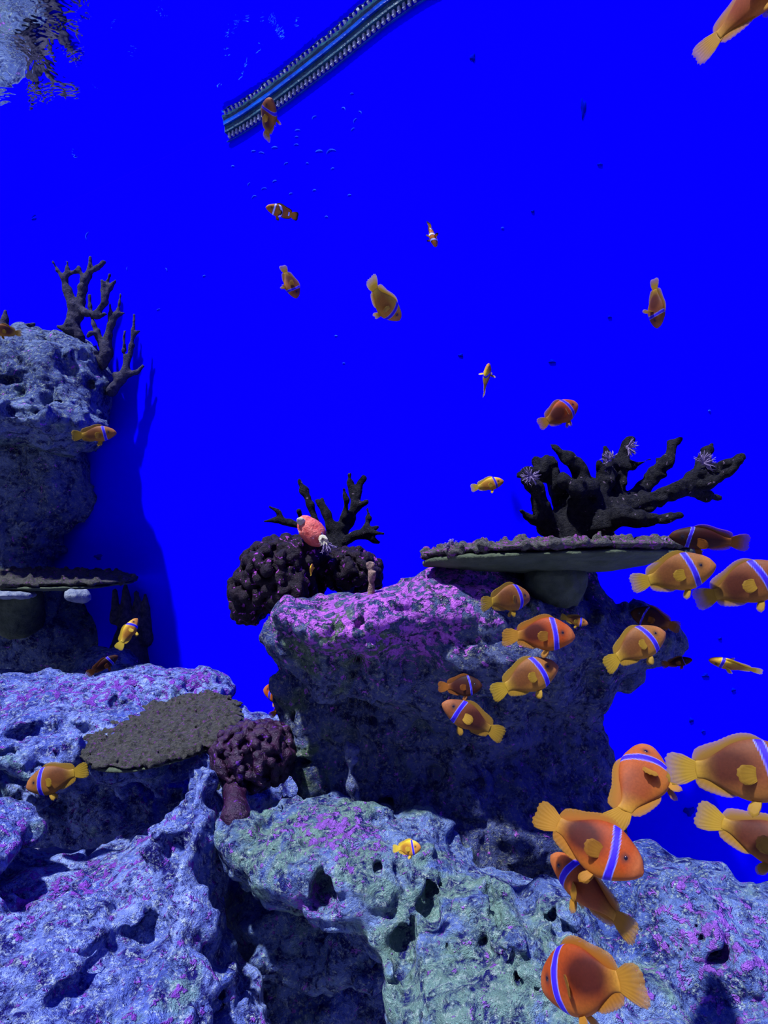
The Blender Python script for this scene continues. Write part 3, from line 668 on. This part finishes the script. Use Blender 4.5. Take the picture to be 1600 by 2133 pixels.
f = Field(.0018, .005); f.cap(P(773, 1246, .99), P(774, 1205, .985), .0062, .0045).cap(P(774, 1205, .985), P(772, 1180, .985), .005, .0055).ew(P(772, 1176, .985), (.007, .007, .005)).cap(P(776, 1200, .985), P(781, 1190, .98), .0035, .002)
f.ew(P(772, 1172, .975), (.0035, .006, .0045), sub=True)
tag(sdf_obj('tube_stub', f, [(.008, .0012, 'r'), (.004, .0006, 'n')], M_tube, seed=84), 'short knobbly brown tube standing on the magenta ledge', 'tube worm')
def tuft(u, v, d, L, n, spread, ang, label, seed):
    vs, fs = [], []; rg = random.Random(seed); c = P(u, v, d)
    for i in range(n):
        a = R(ang)+R(rg.uniform(-spread, spread)); b = rg.uniform(-1, 1)
        dr = Vector((math.cos(a), -abs(b)*.6, math.sin(a))).normalized(); l = L*d/FP*rg.uniform(.6, 1.1)
        sd = Vector((rg.uniform(-1, 1), rg.uniform(-1, 1), rg.uniform(-1, 1)))*l*.18
        tube(vs, fs, [c-dr*.003, c+dr*l*.35+sd*.4, c+dr*l*.7+sd, c+dr*l], [.0011, .0009, .0007, .0003], 5)
    tag(mesh_obj('anemone', vs, fs, M_tuft, origin=c), label, 'anemone', group='small wispy anemones on the corals')
tuft(1105, 992, .935, 22, 46, 180, 90, 'pale starburst anemone on the left arm of the big branching coral', 91)
tuft(1308, 932, .99, 22, 34, 90, -20, 'lilac wisps near the tip of the central upright coral arm', 92)
tuft(1465, 965, .97, 26, 40, 110, 60, 'lilac wisps in the fork of the far right coral arm', 93)
tuft(678, 1130, 1.06, 26, 26, 60, -70, 'pale wisps hanging beneath the red sea squirt', 94)
tuft(1380, 1138, .90, 20, 36, 80, 80, 'pale wisps on the right rim of the wide plate coral', 95)
tuft(940, 1140, .93, 18, 40, 80, 100, 'brown-lilac wisps on the left rim of the wide plate coral', 96)
tuft(1270, 958, .98, 20, 26, 100, 130, 'lilac wisps on the middle stubby arm of the big branching coral', 97)

# ---------------------------------------------------------------- fish
SX = [0, .04, .1, .2, .35, .5, .65, .8, .92, 1.0]
TOPH = [.018, .074, .120, .165, .212, .215, .182, .118, .070, .062]
BOTH = [.018, .056, .094, .140, .190, .200, .168, .105, .062, .056]
WID = [.014, .044, .062, .082, .092, .088, .070, .042, .022, .013]
def cr(xs, ys, x):
    x = np.asarray(x, float); i = np.clip(np.searchsorted(xs, x)-1, 0, len(xs)-2)
    xs = np.array(xs); ys = np.array(ys); m = np.gradient(ys, xs); h = xs[i+1]-xs[i]; t = (x-xs[i])/h
    return (2*t**3-3*t**2+1)*ys[i]+(t**3-2*t**2+t)*h*m[i]+(-2*t**3+3*t**2)*ys[i+1]+(t**3-t**2)*h*m[i+1]
BL = .77    # body share of the length
PAL = {
    'tan':    dict(base=(0.273, 0.100, 0.017), back=(0.211, 0.080, 0.019), belly=(0.360, 0.161, 0.016), fin=(0.409, 0.248, 0.017), patch=.62),
    'purple': dict(base=(0.192, 0.055, 0.016), back=(0.161, 0.052, 0.016), belly=(0.285, 0.109, 0.016), fin=(0.396, 0.227, 0.019), patch=.78),
    'red':    dict(base=(0.335, 0.048, 0.005), back=(0.298, 0.048, 0.005), belly=(0.347, 0.097, 0.008), fin=(0.409, 0.185, 0.017), patch=.93),
    'orange': dict(base=(0.347, 0.074, 0.011), back=(0.322, 0.071, 0.013), belly=(0.372, 0.116, 0.013), fin=(0.422, 0.206, 0.017), patch=.45),
    'yellow': dict(base=(0.480, 0.198, 0.021), back=(0.680, 0.458, 0.021), belly=(0.460, 0.218, 0.021), fin=(0.660, 0.458, 0.034), patch=.35),
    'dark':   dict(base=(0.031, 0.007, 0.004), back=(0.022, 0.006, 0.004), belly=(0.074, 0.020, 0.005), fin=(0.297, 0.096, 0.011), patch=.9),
    'banded': dict(base=(0.446, 0.155, 0.013), back=(0.409, 0.141, 0.013), belly=(0.434, 0.129, 0.011), fin=(0.475, 0.219, 0.019), patch=0),
}
BW, BV = np.array((.22, .28, .80)), np.array((.035, .012, .48))
def fish(u, v, d, L, face, pitch, yaw=0, roll=0, pal='tan', label='', bend=0.0, vb=0.0, band=1.0, slim=1.08, pect=35, blk=False):
    """u,v,d centre; L apparent length (px) at full side view; face +1 right, -1 left; pitch nose-up; yaw towards the viewer; roll"""
    pl = PAL[pal]; sc_ = L*d/FP
    root = empty('clownfish', P(u, v, d))
    tag(root, label, 'fish', group='clownfish swimming around the rocks' if pal != 'banded' else 'small three-banded clownfish')
    ray = (P(u, v, d)-Vector((0, 0, CAMZ))).normalized()
    Ml = Vector((0, 1, 0)).rotation_difference(ray).to_matrix()
    # face: head to +X; yaw turns the head towards the viewer (-Y); mirrored by half turn for left
    if face > 0: M3 = Matrix.Rotation(-R(pitch), 3, 'Y')@Matrix.Rotation(-R(yaw), 3, 'Z')@Matrix.Rotation(R(roll), 3, 'X')
    else: M3 = Matrix.Rotation(R(pitch), 3, 'Y')@Matrix.Rotation(R(yaw), 3, 'Z')@Matrix.Rotation(math.pi, 3, 'Z')@Matrix.Rotation(-R(roll), 3, 'X')
    Rm = (Ml@M3).to_4x4()
    root.rotation_euler = Rm.to_euler()
    def warp(V):
        V = np.array(V, float).copy(); x = V[:, 0]; t = np.clip(.15-x, 0, 1)
        V[:, 1] += bend*t*t; V[:, 2] += vb*t*t
        t2 = np.clip(x-.15, 0, 1); V[:, 1] += bend*.5*t2*t2; V[:, 2] += vb*.5*t2*t2
        return V*sc_
    def add(name, V, F, mat, col=None, attrs=None, par=None):
        o = mesh_obj(name, warp(V), F, mat, None, cols=col, attrs=attrs); o.parent = par or root; o.location = (0, 0, 0); return o
    ns, nc = 110, 40
    s = np.linspace(0, 1, ns)**1.15; th = np.linspace(0, 2*np.pi, nc, endpoint=False)
    top, bot, wd = cr(SX, TOPH, s)*slim, cr(SX, BOTH, s)*slim, cr(SX, WID, s)
    X = np.repeat(.5-BL*s[:, None], nc, 1); sn = np.sin(th)[None]; cs = np.cos(th)[None]
    zc = np.where(sn > 0, top[:, None]*np.abs(sn)**.95, -bot[:, None]*np.abs(sn)**.95)
    Y = wd[:, None]*np.sign(cs)*np.abs(cs)**.85
    # mouth notch, gill cover swelling
    Y = Y*(1+.10*np.exp(-((X-.27)/.04)**2)*(np.abs(zc) < .11))
    V = np.stack([X, Y, zc], 2).reshape(-1, 3); n0 = len(V)
    V = np.concatenate([V, [[.503, 0, 0], [.5-BL-.01, 0, 0]]])
    F = []
    for i in range(ns-1):
        for j in range(nc): F.append((i*nc+j, (i+1)*nc+j, (i+1)*nc+(j+1) % nc, i*nc+(j+1) % nc))
    for j in range(nc): F.append((n0, j, (j+1) % nc)); F.append((n0+1, (ns-1)*nc+(j+1) % nc, (ns-1)*nc+j))
    x, z = V[:, 0], V[:, 2]; rng = np.random.default_rng(int(u+v))
    base, back, belly, finc = (np.array(pl[k]) for k in ('base', 'back', 'belly', 'fin'))
    tb = np.clip((z-.06)/.14, 0, 1)[:, None]; tl = np.clip((-z-.05)/.13, 0, 1)[:, None]
    col = base[None]*(1-tb)*(1-tl)+back[None]*tb+belly[None]*tl
    tt = np.clip((-.10-x)/.16, 0, 1)[:, None]; col = col*(1-tt)+finc[None]*tt
    pt = pl['patch']*np.clip(1.45*np.exp(-(((x+.03)/.19)**2+((z-.03)/.14)**2)**1.2), 0, 1); col = col*(1-pt[:, None])+np.array((.035, .006, .004))[None]*pt[:, None]
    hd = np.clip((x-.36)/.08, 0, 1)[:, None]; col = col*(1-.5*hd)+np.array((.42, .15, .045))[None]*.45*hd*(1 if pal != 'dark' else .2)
    def paint_band(x0, w_, lean, curve):
        q = np.abs(x-(x0-lean*z-curve*z*z))/w_
        m = np.clip((1-q)/.12, 0, 1)[:, None]; inner = np.clip((.84-q)/.14, 0, 1)[:, None]
        return m, BW[None]*(1-inner)+(BV if pal != 'banded' else np.array((.75, .72, .95)))[None]*inner
    if band > 0:
        bands = [(.262, .035*band, .14, .7)]
        if pal == 'banded': bands = [(.27, .03, .1, .5), (.04, .04, -.1, -2.), (-.20, .022, 0, 0)]
        for bd in bands:
            m, bc = paint_band(*bd); 
            if pal == 'banded':
                q = np.abs(x-(bd[0]-bd[2]*z-bd[3]*z*z))/bd[1]; mk = np.clip((1.35-q)/.1, 0, 1)[:, None]; col = col*(1-mk*.9)+.03*mk*.9
            col = col*(1-m)+bc*m
    er = np.exp(-(((x-.345)/.035)**2+((z-.038)/.04)**2)**1.5)[:, None]*.8; col = col*(1-er)+.02*er
    add('body', V, F, M_fish, col=np.clip(col, 0, 1))
    # fins: grid from base curve to rim curve, thin closed solid with rays
    def fin(name, bpts, rpts, nrm, c0, c1, th_=.006, nu=34, nv=8, rays=12, par=None):
        bpts = np.array(bpts, float); rpts = np.array(rpts, float)
        tb_ = np.linspace(0, 1, len(bpts)); tr_ = np.linspace(0, 1, len(rpts)); tu = np.linspace(0, 1, nu)
        Bp = np.stack([cr(tb_, bpts[:, k], tu) if len(bpts) > 2 else np.interp(tu, tb_, bpts[:, k]) for k in range(3)], 1)
        Rp = np.stack([cr(tr_, rpts[:, k], tu) for k in range(3)], 1)
        Vs, E = [], []; nrm = np.array(nrm, float); nrm /= np.linalg.norm(nrm)
        for sd in (1, -1):
            for j in range(nv):
                t = j/(nv-1); p = Bp*(1-t)+Rp*t
                off = th_*(1-.75*t)*.5*sd+.0022*np.sin(tu*rays*2*np.pi)*t
                sc2 = 1+.03*t*np.sin(tu*rays*2*np.pi)
                p = Bp+(p-Bp)*sc2[:, None]+nrm[None]*np.broadcast_to(off, tu.shape)[:, None]
                Vs.append(p); E.append(np.full(nu, t))
        Vs = np.concatenate(Vs); E = np.concatenate(E); Fs = []
        for sd in (0, 1):
            o_ = sd*nu*nv
            for j in range(nv-1):
                for i in range(nu-1):
                    q = (o_+j*nu+i, o_+j*nu+i+1, o_+(j+1)*nu+i+1, o_+(j+1)*nu+i); Fs.append(q if sd == 0 else q[::-1])
        o_ = nu*nv
        for i in range(nu-1): Fs.append(((nv-1)*nu+i, (nv-1)*nu+i+1, o_+(nv-1)*nu+i+1, o_+(nv-1)*nu+i)); Fs.append((i+1, i, o_+i, o_+i+1))
        for j in range(nv-1): Fs.append((j*nu, (j+1)*nu, o_+(j+1)*nu, o_+j*nu)); Fs.append((j*nu+nu-1, o_+j*nu+nu-1, o_+(j+1)*nu+nu-1, (j+1)*nu+nu-1))
        cc = np.array(c0)[None]*(1-E[:, None])+np.array(c1)[None]*E[:, None]
        if pal == 'banded': k = np.clip((E-.68)/.12, 0, 1)[:, None]; cc = cc*(1-k)+.02*k
        return add(name, Vs, Fs, M_fin, col=cc, attrs={'edge': E if pal != 'banded' else E*.2}, par=par)
    tp = lambda xx: float(cr(SX, TOPH, [(.5-xx)/BL])[0])*slim; bt = lambda xx: -float(cr(SX, BOTH, [(.5-xx)/BL])[0])*slim
    xs = np.linspace(.23, -.25, 9); hgt = [.0, .035, .05, .055, .055, .06, .075, .07, .0]; lag = [0, .01, .015, .02, .025, .035, .05, .075, .05]
    fin('dorsal_fin', [(q, 0, tp(q)-.018) for q in xs], [(q-l, 0, tp(q)+h_) for q, h_, l in zip(xs, hgt, lag)], (0, 1, 0), back*.8+finc*.2, finc, rays=16)
    xs = np.linspace(.0, -.25, 7); hgt = [.0, .035, .055, .065, .07, .055, .0]; lag = [0, .01, .02, .03, .045, .06, .04]
    fin('anal_fin', [(q, 0, bt(q)+.018) for q in xs], [(q-l, 0, bt(q)-h_) for q, h_, l in zip(xs, hgt, lag)], (0, 1, 0), belly*.7+finc*.3, finc, rays=9)
    fin('tail_fin', [(-.245, 0, .052), (-.255, 0, 0), (-.245, 0, -.052)], [(-.36, 0, .115), (-.45, 0, .125), (-.495, 0, .075), (-.49, 0, .0), (-.495, 0, -.075), (-.45, 0, -.12), (-.36, 0, -.11)], (0, 1, 0), finc, finc*np.array((1, 1.08, 1.0)), rays=10)
    for sd in (1, -1):
        w0 = float(cr(SX, WID, [(.5-.17)/BL])[0])
        a = R(pect); dx, dy = -math.cos(a), math.sin(a)*sd
        bp = np.array([(.175, w0*.80*sd, .015), (.165, w0*.80*sd, -.055)])
        rp = [(.175+dx*.05, w0*.85*sd+dy*.05, .045)]
        for k, (l, zz) in enumerate([(.12, .045), (.165, .01), (.17, -.035), (.14, -.085), (.08, -.095), (.03, -.075)]): rp.append((.17+dx*l, w0*.85*sd+dy*l, zz))
        fin('pectoral_fin', bp, rp, (dy, -dx, 0), finc*.9+.1*base, finc, nu=20, nv=6, rays=7, th_=.007)
        bp = np.array([(.16, .022*sd, bt(.16)+.02), (.11, .022*sd, bt(.11)+.02)])
        fin('pelvic_fin', bp, [(.15, .05*sd, bt(.15)-.03), (.12, .07*sd, bt(.12)-.085), (.08, .075*sd, bt(.1)-.10), (.055, .06*sd, bt(.09)-.06), (.07, .04*sd, bt(.09)-.02)], (.3, 1, .2*sd), finc*.8+.2*base, finc, nu=14, nv=5, rays=5)
        we = float(cr(SX, WID, [(.5-.345)/BL])[0]); ev, ef = [], []
        for i in range(7):
            for j in range(12):
                p_ = math.pi*i/6; q_ = 2*math.pi*j/12; ev.append((.345+.019*math.sin(p_)*math.cos(q_), (we*.93+.008*math.cos(p_))*sd, .038+.019*math.sin(p_)*math.sin(q_)))
        for i in range(6):
            for j in range(12): ef.append((i*12+j, i*12+(j+1) % 12, (i+1)*12+(j+1) % 12, (i+1)*12+j))
        add('eye', ev, ef, M_eye)
    return root
FISH = [
    (560, 250, 1.12, 98, 1, 80, 35, -45, 'purple', 'reddish-brown clownfish swimming upright in front of the overflow comb', dict()),
    (588, 442, 1.15, 72, -1, 14, 12, 0, 'banded', 'small orange fish with three white bands facing left', dict(slim=.82)),
    (900, 488, 1.15, 64, 1, -72, 35, -60, 'banded', 'small white-banded fish diving almost head-on, high in the middle', dict(slim=.85, pect=75)),
    (603, 587, 1.15, 76, 1, -66, 20, -30, 'purple', 'small brownish clownfish pointing steeply down, below the three-banded one', dict()),
    (796, 630, 1.08, 116, 1, -46, -24, 0, 'yellow', 'yellow-backed clownfish nosing down right in open blue water', dict(vb=.35, slim=.95)),
    (1366, 632, .98, 104, 1, -84, 10, 48, 'purple', 'purple-brown clownfish hanging head down at the upper right with fins spread', dict(pect=80)),
    (1013, 792, 1.05, 76, 1, 82, 25, 78, 'yellow', 'small pale clownfish swimming straight up with both side fins spread', dict(pect=75)),
    (1163, 864, 1.0, 108, 1, 28, -34, 0, 'red', 'round red clownfish with a black flank above the big branching coral', dict(pect=50)),
    (1015, 1010, 1.0, 70, 1, 12, 0, 0, 'yellow', 'small yellow clownfish left of the big branching coral', dict(slim=.9)),
    (1477, 1124, .86, 154, -1, 6, 10, 20, 'dark', 'black clownfish with orange tail facing left past the plate coral', dict(slim=.75, band=.7)),
    (1400, 1198, .76, 170, 1, 14, 6, 0, 'tan', 'large tan clownfish at the right end of the wide plate coral', dict()),
    (1543, 1222, .74, 190, 1, 20, 5, 0, 'purple', 'brown clownfish with yellow side fin leaving at the right edge, level with the plate', dict()),
    (1053, 1247, .84, 122, 1, 4, -34, 0, 'tan', 'pale tan clownfish just below the wide plate coral', dict(vb=-.2)),
    (1120, 1321, .80, 150, 1, -2, 10, 0, 'red', 'bright red-orange clownfish with dark side before the shaded column', dict(vb=-.2)),
    (1196, 1292, .9, 58, 1, -16, 10, 0, 'tan', 'tiny tan clownfish above and right of the bright red-orange one', dict(slim=.85)),
    (1092, 1414, .80, 150, 1, 22, -8, 0, 'tan', 'brownish tan clownfish directly under the bright red-orange one', dict(vb=-.1)),
    (1320, 1348, .82, 146, 1, 28, -16, 0, 'tan', 'orange-tan clownfish at the right flank of the column, nose up right', dict(vb=-.2)),
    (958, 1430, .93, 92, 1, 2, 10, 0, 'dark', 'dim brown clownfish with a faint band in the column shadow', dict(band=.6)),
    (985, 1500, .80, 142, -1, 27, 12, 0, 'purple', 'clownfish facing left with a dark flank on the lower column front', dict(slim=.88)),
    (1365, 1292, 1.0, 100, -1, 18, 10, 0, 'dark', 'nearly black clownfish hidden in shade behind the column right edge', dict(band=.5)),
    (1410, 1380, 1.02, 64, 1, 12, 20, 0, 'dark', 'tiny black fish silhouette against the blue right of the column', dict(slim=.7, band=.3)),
    (1532, 1387, .9, 100, -1, 12, 0, 62, 'yellow', 'slim small clownfish seen from above near the right edge', dict(slim=.8)),
    (1338, 1640, .60, 225, 1, 72, -38, 5, 'orange', 'pinkish orange clownfish rearing up with its tail swept left', dict(bend=.3, vb=.5)),
    (1530, 1606, .52, 265, 1, 2, 5, 0, 'purple', 'biggest brown clownfish cut off by the right edge, yellow tail', dict()),
    (1575, 1745, .56, 235, 1, -20, 8, 0, 'purple', 'orange-brown clownfish cut off by the right edge beneath the biggest one', dict(slim=.85)),
    (1222, 1752, .56, 232, 1, -27, 12, 0, 'red', 'dark-flanked orange clownfish diving right over the front mound', dict()),
    (1232, 1862, .58, 220, -1, 41, -22, 40, 'orange', 'slender orange clownfish facing up left beneath the diving one', dict(slim=.85)),
    (1228, 2040, .50, 285, -1, -10, -46, 0, 'red', 'large dark orange clownfish with blue-white band at the bottom edge', dict(vb=-.2, slim=1.05)),
    (847, 1767, .78, 64, 1, 2, 25, 0, 'yellow', 'small orange clownfish over the green patch of the front mound', dict()),
    (120, 1621, 1.08, 124, -1, -14, -22, 0, 'tan', 'tan clownfish with dark side facing left over the slab', dict()),
    (588, 1446, 1.26, 92, -1, 14, -30, 0, 'red', 'dark red clownfish peeking out behind the left side of the column', dict()),
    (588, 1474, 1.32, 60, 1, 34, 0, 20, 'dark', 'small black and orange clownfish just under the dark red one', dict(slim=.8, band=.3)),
    (266, 1320, 1.55, 74, 1, 60, -15, 0, 'yellow', 'small yellow-tailed clownfish rising above the ledge rock', dict(slim=.82)),
    (214, 1386, 1.55, 68, 1, 32, 5, 25, 'dark', 'small dark clownfish low over the slab crest', dict(slim=.8)),
    (196, 905, 1.5, 92, 1, 6, 18, 0, 'tan', 'tan clownfish before the lower edge of the upper left boulder', dict(slim=.85, pect=60)),
    (14, 690, 1.55, 56, -1, 6, 5, 0, 'tan', 'small orange clownfish cut by the left edge above the boulder', dict(band=0)),
    (649, 1187, 1.0, 27, 1, 84, 20, 60, 'yellow', 'tiny yellow fish between the two dark lumpy corals', dict(band=0)),
    (1560, 12, .62, 262, 1, 41, 0, -50, 'orange', 'clownfish leaving at the top right corner with pale tail', dict(slim=.9)),
]
for (u, v, d, L, fc, pi_, yw, rl, pal, lab, kw) in FISH:
    fish(u, v, d, L, fc, pi_, yw, rl, pal, lab, **kw)
